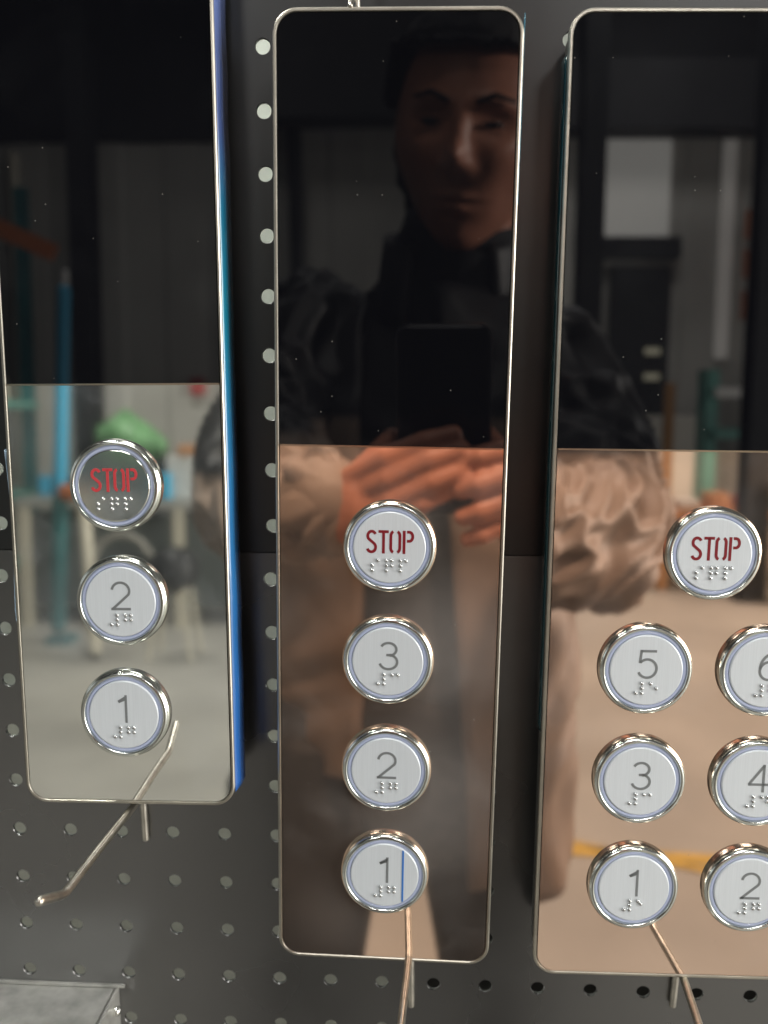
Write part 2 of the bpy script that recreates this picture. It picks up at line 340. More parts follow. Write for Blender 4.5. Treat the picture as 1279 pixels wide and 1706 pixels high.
# ------------------------------------------------------------------ the three panels
def rrect(x0, x1, z0, z1, r, d=0.0, n=10):
    x0 += d; x1 -= d; z0 += d; z1 -= d; r = max(r - d, .0005); o = []
    for cx, cz, a0 in ((x1 - r, z1 - r, 0), (x0 + r, z1 - r, 90), (x0 + r, z0 + r, 180), (x1 - r, z0 + r, 270)):
        o += [(cx + r * math.cos(math.radians(a0 + 90 * k / n)), cz + r * math.sin(math.radians(a0 + 90 * k / n))) for k in range(n + 1)]
    return o
def make_panel(rows, o, xl, xr, yt, yb, yd, buttons, mat, label, films, extra=None, glass=None):
    R = Matrix(rows); r = .0095; base = Vector(((xl + xr) / 2, .017, -yb))
    root = thing('lift_call_panel', Vector(o) + R @ base, label, 'lift panel', 'lift button panels hung on the pegboard', R)
    z0, z1, zd = -yb, -yt, -yd
    # trim: outer wall, chamfered front edge, thin inner lip
    t = MB(); A = lambda d: rrect(xl, xr, z0, z1, r, d)
    t.rings([(A(0), .0025), (A(0), .0004), (A(.0002), 0.0000), (A(.0006), -.0003), (A(.0013), -.0003), (A(.0016), .0002), (A(.00175), .0018), (A(.00175), .0025)], True)
    t.build('trim', m_trim, root, base)
    h = MB(); h.prism(rrect(xl, xr, z0, z1, r, .0014), .0026, .017); h.build('housing', m_box, root, base)
    i = .0019; ri = r - i
    full = rrect(xl, xr, z0, z1, r, i)
    gp = [p for p in full if p[1] > zd]; lp = [p for p in full if p[1] < zd]
    g = MB(); g.prism([(xr - i, zd + .0004)] + gp + [(xl + i, zd + .0004)], 0.0001, .0022); g.build('glass_front', glass or m_glass, root, base)
    l = MB(); l.prism(lp + [(xr - i, zd - .0004), (xl + i, zd - .0004)], 0.0, .0022); l.build('mirror_plate', mat, root, base)
    dv = MB(); dv.box((xl + i, -.0002, zd - .00035), (xr - i, .0012, zd + .00035)); dv.build('divider_strip', m_divider, root, base)
    for bx, by, kind, cell, mc, lb in buttons:
        make_button(root, bx, -by, kind, cell, mc, base, lb, extra if lb and extra and 'line' in lb else None)
    # protective film still on the box sides
    for mt, side, za, zb, out, ya, yb_, nm_ in films:
        f = MB(); vs = []; n = max(int(abs(zb - za) / .003), 4)
        xs = (xl if side < 0 else xr)
        for k in range(n + 1):
            z = za + (zb - za) * k / n
            q = out * (.7 + .30 * noise.noise(Vector((z * 30, za * 9, side))))
            for y, e in ((ya, .1), ((ya * .6 + yb_ * .4), .9), (yb_, .93 + .07 * math.sin(z * 200))):
                vs.append((xs + side * max(q * e, .00012), y, z))
        fs = [(k * 3 + c, k * 3 + c + 1, k * 3 + c + 4, k * 3 + c + 3) for k in range(n) for c in range(2)]
        f.add(vs, fs, True); ob = f.build(nm_, mt, root, base)
        sd = ob.modifiers.new('thick', 'SOLIDIFY'); sd.thickness = .0002
    return root

s_ = .0485
def filmline(b):
    m = MB(); m.prism([(.0076, .0124), (.0084, .0120), (.0084, -.0120), (.0076, -.0124)], -.00378, -.0036)
    m.build('blue_line', M('blue_film_line', (.03, .16, .50), .35), b)
PM = make_panel([[0.999878, -0.000147, 0.015622], [0.000333, 0.999929, -0.011886], [-0.01562, 0.011889, 0.999807]], (0.18038, -0.02712, 0.14766),
    -.0477, .0472, -.2053, .1929, -.0401,
    [(0, .001, 'S', None, False, 'round button marked STOP in dark red'), (0, s_ + .0016, '3', '3', False, 'round button marked 3'), (0, 2 * s_ + .0023, '2', 'q', False, 'round button marked 2'), (0, 3 * s_ + .0030, '1', 'q', False, 'round button marked 1 with a blue line of film down its face')],
    m_rose, 'middle lift panel with four buttons in one column on a dark rose gold mirror',
    [(m_film_c, 1, .203, .135, .0009, .0006, .012, 'side_film'), (m_film_p, -1, .075, -.06, .0016, .0035, .012, 'side_film'), (m_film_b, -1, -.06, -.17, .0009, .003, .012, 'side_film')], filmline)
PL = make_panel([[0.999971, -0.005296, -0.005492], [0.00548, 0.999402, 0.034147], [0.005308, -0.034176, 0.999402]], (0.06792, -0.02798, 0.1719),
    -.0476, .0449, -.232, .1404, -.041,
    [(-.0013, .0005, 'S', None, True, 'mirror faced round button marked STOP in bright red'), (-.0007, .0494, '2', 'q', False, 'round button marked 2'), (-.0014, .0986, '1', 'q', False, 'round button marked 1')],
    m_silver, 'lift panel with silver mirror, blue side film and a mirror faced STOP button',
    [(m_film_g, 1, .235, -.134, .0018, .0004, .0165, 'side_film'), (m_film_t, -1, .05, -.06, .0016, .003, .0165, 'side_film')])
dxr = .0489
PR = make_panel([[0.999487, -0.03005, 0.011061], [0.029876, 0.999433, 0.01555], [-0.011522, -0.015211, 0.999818]], (0.28579, -0.02793, 0.14646),
    -.0404, .0894, -.2056, .1906, -.0404,
    [(.5 * dxr + .0011, .001, 'S', None, False, 'round button marked STOP in dark red')] + [(c * dxr + .0009, (rw + 1) * s_ + .0014, n, cl, False, 'round button marked ' + n) for rw, (a, b) in enumerate((('5', '6'), ('3', '4'), ('1', '2'))) for c, (n, cl) in enumerate(((a, {'5': '5', '3': '3', '1': '1'}[a]), (b, {'6': '6', '4': '4', '2': 'q'}[b])))],
    m_rose2, 'wide lift panel with buttons 1 to 6 in two columns on pale rose mirror',
    [(m_film_t, -1, .19, -.08, .0010, .003, .012, 'side_film')], None, m_glass2)

# ------------------------------------------------------------------ hooks
def hook(root, path, stub, label, rr=.0017, plate=True):
    t = thing('pegboard_hook', root, label, 'hook', 'steel wire pegboard hooks')
    m = MB(); m.tube(path, rr, 14); m.build('prong', m_wire, t, root)
    m = MB(); m.tube(stub, rr, 14); m.build('back_wire', m_wire, t, root)
    if not plate: return
    m = MB(); m.box((root[0] - .009, -.0012, root[2] + .002), (root[0] + .009, -.0002, root[2] + .012)); bevel(m.build('back_plate', m_galv, t, root), .0004)
hook((.0667, 0, .0272), [(.0667, 0, .0268), (.0666, -.03, .0279), (.0655, -.07, .0295), (.0651, -.0975, .0304), (.0649, -.1010, .0316), (.0646, -.1060, .0340), (.0642, -.1165, .0392)],
     [(.0620, -.0020, .034), (.0623, -.0022, .016), (.0626, -.0022, -.0022)], 'long bent wire hook sticking out under the left silver panel, tip turned up')
hook((.1888, 0, -.0440), [(.1888, 0, -.0440), (.1886, -.03, -.0438), (.1864, -.075, -.0440), (.1858, -.092, -.0436), (.1856, -.098, -.0425)],
     [(.1890, -.0020, -.040), (.1891, -.0022, -.066), (.1893, -.0022, -.0850)], 'wire hook under the middle panel, running out of the bottom edge')
hook((.3100, 0, -.0465), [(.3100, 0, -.0465), (.3097, -.03, -.0458), (.3078, -.066, -.0452), (.3070, -.0700, -.0440), (.3058, -.085, -.034)],
     [(.3150, -.0020, -.048), (.3141, -.0022, -.066), (.3134, -.0022, -.0795)], 'wire hook under the right two column panel beside its short back wire')
hook((.1662, 0, .3590), [(.1655, 0, .3600), (.1656, -.022, .3590), (.1656, -.0288, .3545), (.1656, -.0292, .3535)],
     [(.1675, -.0210, .3560), (.1675, -.0210, .385)], 'wire hook holding the top edge of the middle panel', .0011, False)

# galvanised bracket bottom left
t = thing('steel_bracket', (-.02, 0, -.16), 'galvanised steel box bracket with a bright bolt, jutting out at the bottom left corner', 'bracket')
bx0, bx1, bt = -.12, .0450, -.0828
b = MB(); b.box((bx0, -.060, bt - .0016), (bx1 - .0020, -.0002, bt)); bevel(b.build('top_flange', m_galv, t, (-.02, 0, -.16)), .0006)
b = MB(); b.box((bx1 - .0016, -.060, bt - .075), (bx1, -.0002, bt + .0002)); bevel(b.build('side_flange', m_galv, t, (-.02, 0, -.16)), .0005)
b = MB(); b.box((bx0, -.0018, bt + .0004), (bx1 + .003, -.0002, bt + .0016)); b.build('back_lip', m_galv, t, (-.02, 0, -.16))
b = MB()
b.tube([(bx1, -.0090, bt - .0066), (bx1 + .0016, -.0090, bt - .0066)], .0024, 18); b.build('bolt', m_bolt, t, (-.02, 0, -.16))

# loose curl of film beside left panel
f = MB(); vs = []
for k in range(25):
    q = k / 24; z = .185 - .105 * q; x = .0165 - .0015 * math.sin(q * 3) + .0035 * q * q + (.004 * math.sin((q - .7) * 8) if q > .7 else 0)
    for c in range(4): vs.append((x - .006 * c / 3 * (1 - .3 * q) - .001, -.020 + .006 * c + .004 * math.sin(q * 5), z))
f.add(vs, [(k * 4 + c, k * 4 + c + 1, k * 4 + c + 5, k * 4 + c + 4) for k in range(24) for c in range(3)], True)
o = f.build('plastic_film', m_film_p, off=(.015, -.01, .08)); o.location = (.015, -.01, .08)
o.modifiers.new('s', 'SOLIDIFY').thickness = .0003
tag(o, 'loose curled strip of pale clear film at the left edge beside the silver panel', 'plastic film')

# ------------------------------------------------------------------ what lies behind the board
m_whitewall = M('pale_wall', (.80, .80, .73), .8, var=.08, vscale=4)
m_sheet = M('white_sheet', (.60, .62, .56), .6, var=.04)
mb = MB(); mb.box((-2.2, .62, FZ), (2.6, .70, 3.0)); tag(mb.build('wall', m_whitewall), kind='structure')
mb = MB(); mb.box((-.55, .30, -.045), (.60, .306, .9)); o = mb.build('white_sheet', m_sheet, off=(0, .30, -.045)); o.location = (0, .30, -.045)
tag(o, 'white sheet standing behind the pegboard, seen through its upper holes', 'board')
mb = MB(); mb.box((.182, .24, FZ + .004), (1.1, .50, -.12)); o = bevel(mb.build('dark_crate', M('dark_crate', (.03, .028, .025), .6), off=(.6, .37, FZ)), .01); o.location = (.6, .37, FZ)
tag(o, 'dark crate behind the pegboard, seen through the lower right holes', 'crate')
# frame that carries the boards
t = thing('display_frame', (.2, .03, FZ), 'dark steel frame with posts that carries the pegboards', 'frame')
m_dark = M('dark_steel', (.025, .026, .028), .45, .3)
for x in (-.93, 1.30):
    b = MB(); b.box((x, -.01, FZ), (x + .04, .05, 1.0)); bevel(b.build('post', m_dark, t, (.2, .03, FZ)), .002)
for z in (-.79, .852):
    b = MB(); b.box((-.89, .002, z), (1.30, .04, z + .04)); bevel(b.build('rail', m_dark, t, (.2, .03, FZ)), .002)

# ------------------------------------------------------------------ the workshop the mirrors look into
def conc():
    mt = M('concrete_floor', (.40, .385, .35), .42, 0, 1.45, var=.16, vscale=1.6, rvar=.2, bump=.002, bscale=8); return mt
m_floor = conc()
mb = MB(); mb.box((-8, -9.2, FZ - .1), (8, 3.2, FZ)); tag(mb.build('floor', m_floor), kind='structure')
m_line = M('yellow_line_paint', (.62, .40, .06), .55, var=.3, vscale=14)
def floor_line(p, q, wd, name='floor_marking'):
    p = Vector(p); q = Vector(q); d = (q - p).normalized(); n_ = Vector((-d.y, d.x)) * wd / 2
    m = MB(); m.add([(*(p + n_), FZ + .004), (*(q + n_), FZ + .004), (*(q - n_), FZ + .004), (*(p - n_), FZ + .004)], [(0, 1, 2, 3)])
    tag(m.build(name, m_line), kind='structure')
floor_line((.45, -2.22), (1.6, -2.06), .055); floor_line((.45, -2.36), (1.2, -2.02), .03)
m_wallL = M('corrugated_wall', (.46, .45, .42), .6, var=.08, vscale=2)
m_dkroof = M('dark_roof', (.018, .018, .02), .7, var=.3, vscale=3)
YB = -7.0
m_ = MB()   # ribbed wall cladding
vs = []; fs = []; n = 0; x = -8.0
while x < 8.0:
    for dx, dy in ((0, 0), (.30, 0), (.34, .012), (.60, .012)):
        vs += [(x + dx, YB + dy, FZ), (x + dx, YB + dy, 2.42)]
    x += .64
fs = [(2 * k, 2 * k + 2, 2 * k + 3, 2 * k + 1) for k in range(len(vs) // 2 - 1)]
m_.add(vs, fs); o = m_.build('rear_wall', m_wallL); tag(o, kind='structure')
m_ = MB(); m_.box((-8, YB - .2, 2.42), (8, YB + .05, 4.2)); tag(m_.build('upper_wall', m_dkroof), kind='structure')
m_ = MB(); m_.box((-1.25, YB + .1, 1.80), (1.0, YB + .5, 2.6)); o = m_.build('air_duct', m_dkroof, off=(0, YB, 1.8)); o.location = (0, YB, 1.8); tag(o, 'dark square air duct hanging high on the rear wall behind the head', 'duct')
m_ = MB(); m_.box((1.0, YB + .1, 2.12), (4.2, YB + .4, 2.6)); o = m_.build('air_duct', m_dkroof, off=(2, YB, 2.1)); o.location = (2, YB, 2.1); tag(o, 'dark square air duct above the bright workshop window', 'duct')
m_pale = M('pale_door_paint', (.82, .78, .70), .5, var=.06, vscale=3)
for k, (xa, xb, zb) in enumerate(((1.05, 1.75, .05), (2.2, 2.75, .0))):
    m_ = MB(); m_.box((xa, YB + .10, FZ + .01), (xb, YB + .16, zb)); o = bevel(m_.build('wall_panel', m_pale, off=((xa + xb) / 2, YB + .13, FZ)), .01); o.location = ((xa + xb) / 2, YB + .13, FZ)
    tag(o, ('pale cream panel leaning on the rear wall left of the timber post', 'pale cream panel leaning on the rear wall right of the timber post')[k], 'panel')
m_ = MB(); m_.box((-8, YB - .2, 4.0), (8, 3.2, 4.1))
for k in range(46): m_.box((-8 + k * .35, YB, 3.94), (-7.9 + k * .35, 3.0, 4.0))
tag(m_.build('roof', m_dkroof), kind='structure')
m_ = MB(); m_.box((-8.1, YB, FZ), (-8, 3.2, 4.1)); m_.box((8, YB, FZ), (8.1, 3.2, 4.1)); m_.box((-8, 3.2, FZ), (8, 3.3, 4.1))
tag(m_.build('side_wall', m_wallL), kind='structure')

def column(x, y, z1, wd, mat, label, lean=0):
    t = thing('steel_column', (x, y, FZ), label, 'column', 'steel columns in the workshop')
    for nme, a, b in (('web', (-.01, -wd / 2, 0), (.01, wd / 2, z1 - FZ)), ('flange', (-wd / 2, wd / 2, 0), (wd / 2, wd / 2 + .014, z1 - FZ)), ('flange', (-wd / 2, -wd / 2 - .014, 0), (wd / 2, -wd / 2, z1 - FZ))):
        b_ = MB(); b_.box(a, b); b_.build(nme, mat, t)
    b_ = MB(); b_.box((-wd * .7, -wd * .7, 0), (wd * .7, wd * .7, .015)); b_.build('base_plate', mat, t)
m_teal = M('teal_paint', (.03, .16, .17), .45, var=.2, vscale=5)
m_teal2 = M('pale_teal_paint', (.12, .33, .28), .45, var=.2, vscale=5)
m_blue = M('sky_blue_paint', (.05, .42, .68), .35)
m_orange = M('orange_paint', (.52, .16, .05), .45)
m_cream = M('cream_leg', (.60, .56, .46), .5)
m_green = M('green_plastic', (.16, .36, .16), .35, var=.25, vscale=9, bump=.02, bscale=18)
m_carton = M('brown_carton', (.45, .22, .10), .7)
m_white = M('white_card', (.78, .78, .76), .6)
m_yel = M('yellow_paint', (.80, .50, .03), .4)
m_redp = M('red_paint', (.40, .05, .05), .4)
column(-2.28, -6.2, 2.9, .16, m_dark, 'dark steel column behind the blue pole, left in the mirrors')
column(1.50, -5.6, 3.1, .15, m_dark, 'dark steel column left of the bright window')
column(2.56, -5.4, 3.2, .16, m_dark, 'dark steel column right of the bright window')
# pallet rack (left)
rk = thing('pallet_rack', (-3.0, -5.6, FZ), 'teal pallet rack with one orange beam at the left of the workshop', 'rack')
for x, y in ((-2.78, -5.5), (-3.9, -5.5), (-2.78, -6.3), (-3.9, -6.3)):
    b = MB(); b.box((x - .045, y - .035, FZ), (x + .045, y + .035, .75 if x > -3 and y > -6 else 1.9)); b.build('upright', m_teal, rk, (-3.0, -5.6, FZ))
for z in (-.85, -.35, .3):
    b = MB(); b.box((-3.9, -6.3, z), (-2.70, -5.46, z + .05)); b.build('shelf', m_teal2, rk, (-3.0, -5.6, FZ))
b = MB(); b.box((-3.4, -5.45, 1.36), (-2.15, -5.40, 1.47), Matrix.Rotation(.42, 3, 'Y'), (-2.5, -5.4, 1.42)); b.build('beam', m_orange, rk, (-3.0, -5.6, FZ))
for k, (x, z, mt) in enumerate(((-3.0, -.30, m_white), (-2.85, .35, m_cream))):
    b = MB(); b.box((x - .1, -5.9, z), (x + .1, -5.6, z + .16)); o = b.build('storage_box', mt, off=(x, -5.75, z)); o.location = (x, -5.75, z)
    tag(o, ('white box on the lower shelf of the teal rack', 'cream box on the upper shelf of the teal rack')[k], 'box')
# blue pole stand
bp_ = thing('pole_stand', (-2.02, -5.0, FZ), 'sky blue pole stand with an orange clamp and a cream leg', 'stand')
for nme, a, b_, r_, mt in (('upper_pole', (-2.02, -5, -.22), (-1.96, -5, .98), .040, m_blue), ('lower_pole', (-2.06, -5, FZ + .1), (-2.02, -5, -.26), .045, m_teal), ('clamp', (-1.98, -4.98, -.22), (-1.90, -4.96, -.22), .05, m_orange), ('leg', (-1.86, -4.95, -.22), (-1.68, -4.6, FZ + .06), .034, m_cream), ('tip', (-1.955, -5, 1.0), (-1.95, -5, 1.08), .022, m_white)):
    b = MB(); b.tube([a, b_], r_, 20); b.build(nme, mt, bp_, (-2.02, -5.0, FZ))
b = MB(); b.box((-2.11, -5.08, FZ), (-1.97, -4.92, FZ + .04)); b.build('base', m_teal, bp_, (-2.02, -5.0, FZ))
# workbench with clutter
def bench(x0, x1, y0, y1, z, label, top=m_galv, leg=m_cream, cab=None):
    t = thing('workbench', ((x0 + x1) / 2, (y0 + y1) / 2, FZ), label, 'workbench', 'workbenches'); of = t.location.copy()
    b = MB(); b.box((x0, y0, z - .05), (x1, y1, z)); bevel(b.build('bench_top', top, t, of), .006)
    for x in (x0 + .05, (x0 + x1) / 2, x1 - .05):
        for y in (y0 + .05, y1 - .05):
            b = MB(); b.box((x - .03, y - .03, FZ), (x + .03, y + .03, z - .05)); b.build('leg', leg, t, of)
    b = MB(); b.box((x0 + .02, y0 + .1, FZ + .12), (x1 - .02, y1 - .15, z - .12)); b.build('cabinet', cab or m_dark, t, of)
bench(-2.5, -.35, -6.1, -5.4, -.30, 'grey topped workbench with dark cabinet left of the person', cab=M('cabinet_grey', (.10, .115, .115), .5))
bench(1.9, 3.6, -6.2, -5.6, -.60, 'workbench with red items right of the person', m_carton, m_cream, M('cabinet_tan', (.30, .24, .19), .6))
def clutter(name, a, b, mt, label, cat, rot=0):
    m = MB(); m.box(a, b, Matrix.Rotation(rot, 3, 'Z')); c = ((a[0] + b[0]) / 2, (a[1] + b[1]) / 2, a[2]); o = bevel(m.build(name, mt, off=c), .012, 3); o.location = c; return tag(o, label, cat)
clutter('tool_case', (-2.1, -5.95, -.299), (-1.5, -5.6, -.05), m_dark, 'dark tool case on the left workbench', 'case')
# green plastic bag: lumpy
g = MB(); g.tube([(-1.99, -5.75, .10), (-1.90, -5.75, .12), (-1.80, -5.75, .07), (-1.68, -5.75, .03), (-1.64, -5.75, .02)], [.09, .15, .12, .10, .08], 40, lambda t, a: 1 + .22 * noise.noise(Vector((math.cos(a) * 2, math.sin(a) * 2, t * 5))) + .12 * (1 - 2 * abs(noise.noise(Vector((math.cos(a) * 4, math.sin(a) * 4, t * 11))))))
o = g.build('plastic_bag', m_green, off=(-1.8, -5.75, -.05)); o.location = (-1.8, -5.75, -.05); tag(o, 'crumpled bright green plastic bag on the dark tool case', 'bag')
clutter('carton', (-1.50, -5.8, -.299), (-1.22, -5.5, -.02), m_white, 'white carton on the left workbench beside the green bag', 'box', .2)
clutter('carton', (-1.45, -5.75, -.018), (-1.15, -5.5, .05), m_carton, 'flat brown carton lying on the white carton', 'box', -.1)
clutter('blue_box', (-1.55, -5.48, -.299), (-1.47, -5.41, -.13), m_blue, 'small bright blue box at the front of the left workbench', 'box', .3)
clutter('fire_alarm', (-1.72, YB + .035, .42), (-1.6, YB + .09, .56), m_redp, 'small red alarm box on the rear wall above the green bag', 'alarm')
for k, (x, hgt, mt) in enumerate(((2.05, .08, m_redp), (2.25, .07, m_white), (2.45, .11, m_carton), (2.66, .09, m_redp), (2.9, .08, m_teal2))):
    clutter('parts_bin', (x - .07, -5.85, -.599), (x + .07, -5.68, -.60 + hgt), mt, ('red bin nearest the window column on the right bench', 'white bin between two bins on the right bench', 'tall brown bin on the right bench', 'red bin behind the yellow bollard', 'teal bin at the end of the right bench')[k], 'bin')
# more bench clutter and a stool so the mirrors see a busy shop
rnd = random.Random(3)
cols = [m_cream, m_dark, m_galv, m_carton, m_teal2, m_blue, m_redp, m_white]
for k in range(12):
    x = -2.42 + k * .165; wdt = rnd.uniform(.05, .12); hh = rnd.uniform(.05, .2); mt = cols[rnd.randrange(8)]
    y = -6.02 if -2.15 < x < -1.1 else -5.8
    if y == -6.02: hh += .12; wdt *= .7
    o = clutter('parts_box', (x - wdt / 2, y, -.299), (x + wdt / 2, y + .055 if y == -6.02 else y + .12, -.30 + hh), mt, 'small box of parts on the left workbench, one of a back row of mixed boxes', 'box')
    o['group'] = 'mixed parts boxes on the left workbench'
st = thing('stool', (-1.25, -4.7, FZ), 'round dark stool with thin cream legs in front of the left workbench', 'stool')
b = MB(); b.tube([(-1.25, -4.7, -.66), (-1.25, -4.7, -.62)], .15, 28); b.build('seat', m_dark, st, (-1.25, -4.7, FZ))
for k in range(4):
    a = PI / 4 + k * PI / 2; b = MB(); b.tube([(-1.25 + .10 * math.cos(a), -4.7 + .10 * math.sin(a), -.68), (-1.25 + .17 * math.cos(a), -4.7 + .17 * math.sin(a), FZ + .01)], .012, 10); b.build('leg', m_cream, st, (-1.25, -4.7, FZ))
b = MB(); pts = [(-1.75 + .20 * math.cos(q * .45), -5.3 + .02 * q / 9, -.75 + .24 * math.sin(q * .45)) for q in range(14)]; b.tube(pts, .022, 12); o = b.build('hose', M('grey_hose', (.30, .29, .26), .5), off=(-1.75, -5.3, -.99)); o.location = (-1.75, -5.3, -.99)
tag(o, 'coiled grey hose hanging at the front of the left workbench', 'hose')
for k, (xa, wd) in enumerate(((-3.1, .05), (-1.32, .04), (-.9, .07))):
    b = MB(); b.tube([(xa, YB + .10, FZ), (xa, YB + .10, 2.3)], wd / 2 + .02, 12); o = b.build('wall_pipe', (m_cream, m_teal, m_dark)[k], off=(xa, YB + .1, FZ)); o.location = (xa, YB + .1, FZ); tag(o, ('cream pipe running up the rear wall behind the teal rack', 'teal pipe running up the rear wall right of the green bag', 'dark pipe running up the rear wall, nearest the person')[k], 'pipe')
# bollard, post, rack on the right
b = MB(); b.tube([(2.70, -5.2, FZ), (2.70, -5.2, -.42)], .055, 20); o = b.build('bollard', m_yel, off=(2.70, -5.2, FZ)); o.location = (2.70, -5.2, FZ); tag(o, 'yellow bollard standing in front of the right workbench', 'bollard')
b = MB(); b.box((2.06, -5.74, FZ), (2.12, -5.68, .25)); o = b.build('timber_post', M('timber', (.55, .28, .10), .6), off=(2.09, -5.7, FZ)); o.location = (2.09, -5.7, FZ); tag(o, 'narrow orange timber post left of the right workbench', 'post')
rk = thing('shelf_rack', (2.9, -6.3, FZ), 'pale teal shelf rack behind the right workbench with orange shelves', 'rack')
for x in (2.55, 3.3):
    b = MB(); b.box((x, -6.5, FZ), (x + .09, -6.3, .35)); b.build('upright', m_teal2, rk, (2.9, -6.3, FZ))
for z, mt in ((-.15, m_teal2), (.15, m_white), (.72, m_orange), (1.02, m_orange), (1.3, m_orange)):
    b = MB(); b.box((2.84 if z > .5 else 2.6, -6.5, z), (3.6, -6.25, z + (.2 if z > .5 else .07))); b.build('shelf', mt, rk, (2.9, -6.3, FZ))
# big window high on the rear wall and dark door below it
m_win = emit('window_daylight', (1, .98, .92), 1.45)
wn = thing('window', (2.2, YB + .06, 1.35), 'large bright workshop window seen in the right panel', 'window', 'rear wall windows')
b = MB(); b.box((1.85, YB + .04, 1.38), (2.42, YB + .055, 2.12)); b.build('pane', m_win, wn, (2.2, YB + .06, 1.35))
b = MB(); b.box((1.80, YB + .04, 1.22), (2.5, YB + .14, 1.38)); b.build('sill', m_dark, wn, (2.2, YB + .06, 1.35))
wn = thing('window', (2.97, YB + .06, .5), 'narrow bright strip window beside the dark column', 'window', 'rear wall windows')
b = MB(); b.box((2.82, YB + .04, .45), (2.93, YB + .055, 2.12)); b.build('pane', emit('strip_daylight', (1, .96, .9), .9), wn, (2.97, YB + .06, .5))
dr = thing('door', (2.2, YB + .06, FZ), 'dark workshop door under the bright window', 'door')
b = MB(); b.box((1.98, YB + .04, .0), (2.45, YB + .08, 1.16)); b.build('leaf', m_dark, dr, (2.2, YB + .06, FZ))
for z in (.48, .28): 
    b = MB(); b.box((2.26, YB + .085, z), (2.38, YB + .10, z + .05)); b.build('indicator_light', emit('pale_indicator', (1, .95, .7), 1.2), dr, (2.2, YB + .06, FZ))
b = MB(); b.box((-.70, YB + .08, 1.93), (-.60, YB + .10, 2.06)); o = b.build('sign_light', emit('lavender_light', (.45, .42, 1), 1.8), off=(-.65, YB + .09, 1.93)); o.location = (-.65, YB + .09, 1.93)
tag(o, 'small lavender light high on the rear wall, reflected in the middle glass', 'light')
# roof trusses
t = thing('roof_truss', (0, -5, 3.2), 'dark steel roof truss crossing the workshop', 'truss')
for a, b_ in (((-5, -5, 3.2), (5, -5, 3.2)), ((-5, -5, 3.7), (5, -5, 3.7)),) + tuple(((x, -5, 3.2), (x + .5, -5, 3.7)) for x in range(-5, 5)) + tuple(((x + .5, -5, 3.7), (x + 1, -5, 3.2)) for x in range(-5, 5)):
    b = MB(); b.tube([a, b_], .04, 8); b.build('chord' if abs(a[0] - b_[0]) > 2 else 'strut', m_dark, t, (0, -5, 3.2))
for k, (x, y) in enumerate(((0.2, -1.5), (-1.6, -4.2), (2.2, -4.8))):
    t = thing('high_bay_lamp', (x, y, 3.33), ('square ceiling lamp nearest the person', 'square ceiling lamp over the left of the workshop', 'square ceiling lamp over the right of the workshop')[k], 'lamp', 'ceiling lamps')
    b = MB(); b.box((-.5, -.5, 0), (.5, .5, .1)); b.build('lamp_housing', m_white, t)
    b = MB(); b.tube([(0, 0, .1), (0, 0, .66)], .02, 8); b.build('suspension_rod', m_dark, t)

# ------------------------------------------------------------------ phone (the camera sits in its lens)
ph = thing('phone', CAMP, 'black phone held upright in both hands, reflected below the face', 'phone', None, m3)
def phl(x0, x1, z0, z1, r): return rrect(x0, x1, z0, z1, r)
m_phone = M('phone_back', (.008, .008, .012), .25, 0, 1.5)
b = MB(); lp = rrect(-.032, .043, -.140, .018, .009)
# phone local axes: x right, y up, z backwards from the view
def slab(mb, loop, zf, zb): mb.add([(x, y, zf) for x, y in loop] + [(x, y, zb) for x, y in loop], [tuple(range(len(loop))), tuple(range(2 * len(loop) - 1, len(loop) - 1, -1))] + [(i, (i + 1) % len(loop), (i + 1) % len(loop) + len(loop), i + len(loop)) for i in range(len(loop))])
slab(b, lp, .0025, .0105); bevel(b.build('body', m_phone, ph), .0012)
b = MB(); slab(b, rrect(-.0335, .0445, -.1415, .0195, .0105), .0050, .0090); b.build('frame', M('phone_frame', (.3, .3, .32), .2, 1), ph)
b = MB(); slab(b, rrect(-.010, .010, -.045, .010, .006), .0012, .0024); bevel(b.build('lens_island', m_phone, ph), .0004)

# ------------------------------------------------------------------ person
skin = M('skin', (.50, .21, .135), .42, 0, 1.4, var=.12, vscale=22, bump=4e-4, bscale=140)
m_jk = M('khaki_jacket', (.255, .19, .15), .55, 0, 1.5, var=.12, vscale=9, bump=.004, bscale=16)
def paint_shade_above(mt, dark, z):  # darkens the base colour above a height, painting in shade
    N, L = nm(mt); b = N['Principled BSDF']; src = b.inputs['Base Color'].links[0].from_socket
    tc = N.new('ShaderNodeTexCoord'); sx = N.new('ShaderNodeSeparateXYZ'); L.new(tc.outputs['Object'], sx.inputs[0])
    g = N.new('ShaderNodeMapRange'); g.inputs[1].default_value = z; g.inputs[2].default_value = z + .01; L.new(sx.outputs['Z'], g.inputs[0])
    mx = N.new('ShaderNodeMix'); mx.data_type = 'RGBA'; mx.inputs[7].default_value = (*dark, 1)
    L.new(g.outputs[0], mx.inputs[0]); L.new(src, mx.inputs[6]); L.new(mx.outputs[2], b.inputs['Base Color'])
paint_shade_above(m_jk, (.013, .013, .015), 1.15 + .135)  # shade over the shoulders painted into the jacket colour
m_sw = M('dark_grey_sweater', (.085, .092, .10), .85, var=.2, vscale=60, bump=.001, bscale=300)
m_tr = M('dark_trousers', (.045, .042, .04), .8, var=.2, vscale=14, bump=.004, bscale=12)
m_hair = M('black_hair', (.004, .0035, .0035), .75, var=.4, vscale=200, stretch=(1, 1, .1))
PO = Vector((.21, -.86, FZ))
pr = thing('person', PO, 'person in open khaki jacket over dark sweater, holding up a phone with both hands', 'person')
HC = Vector((.238, -.80, .464))
body = MB()
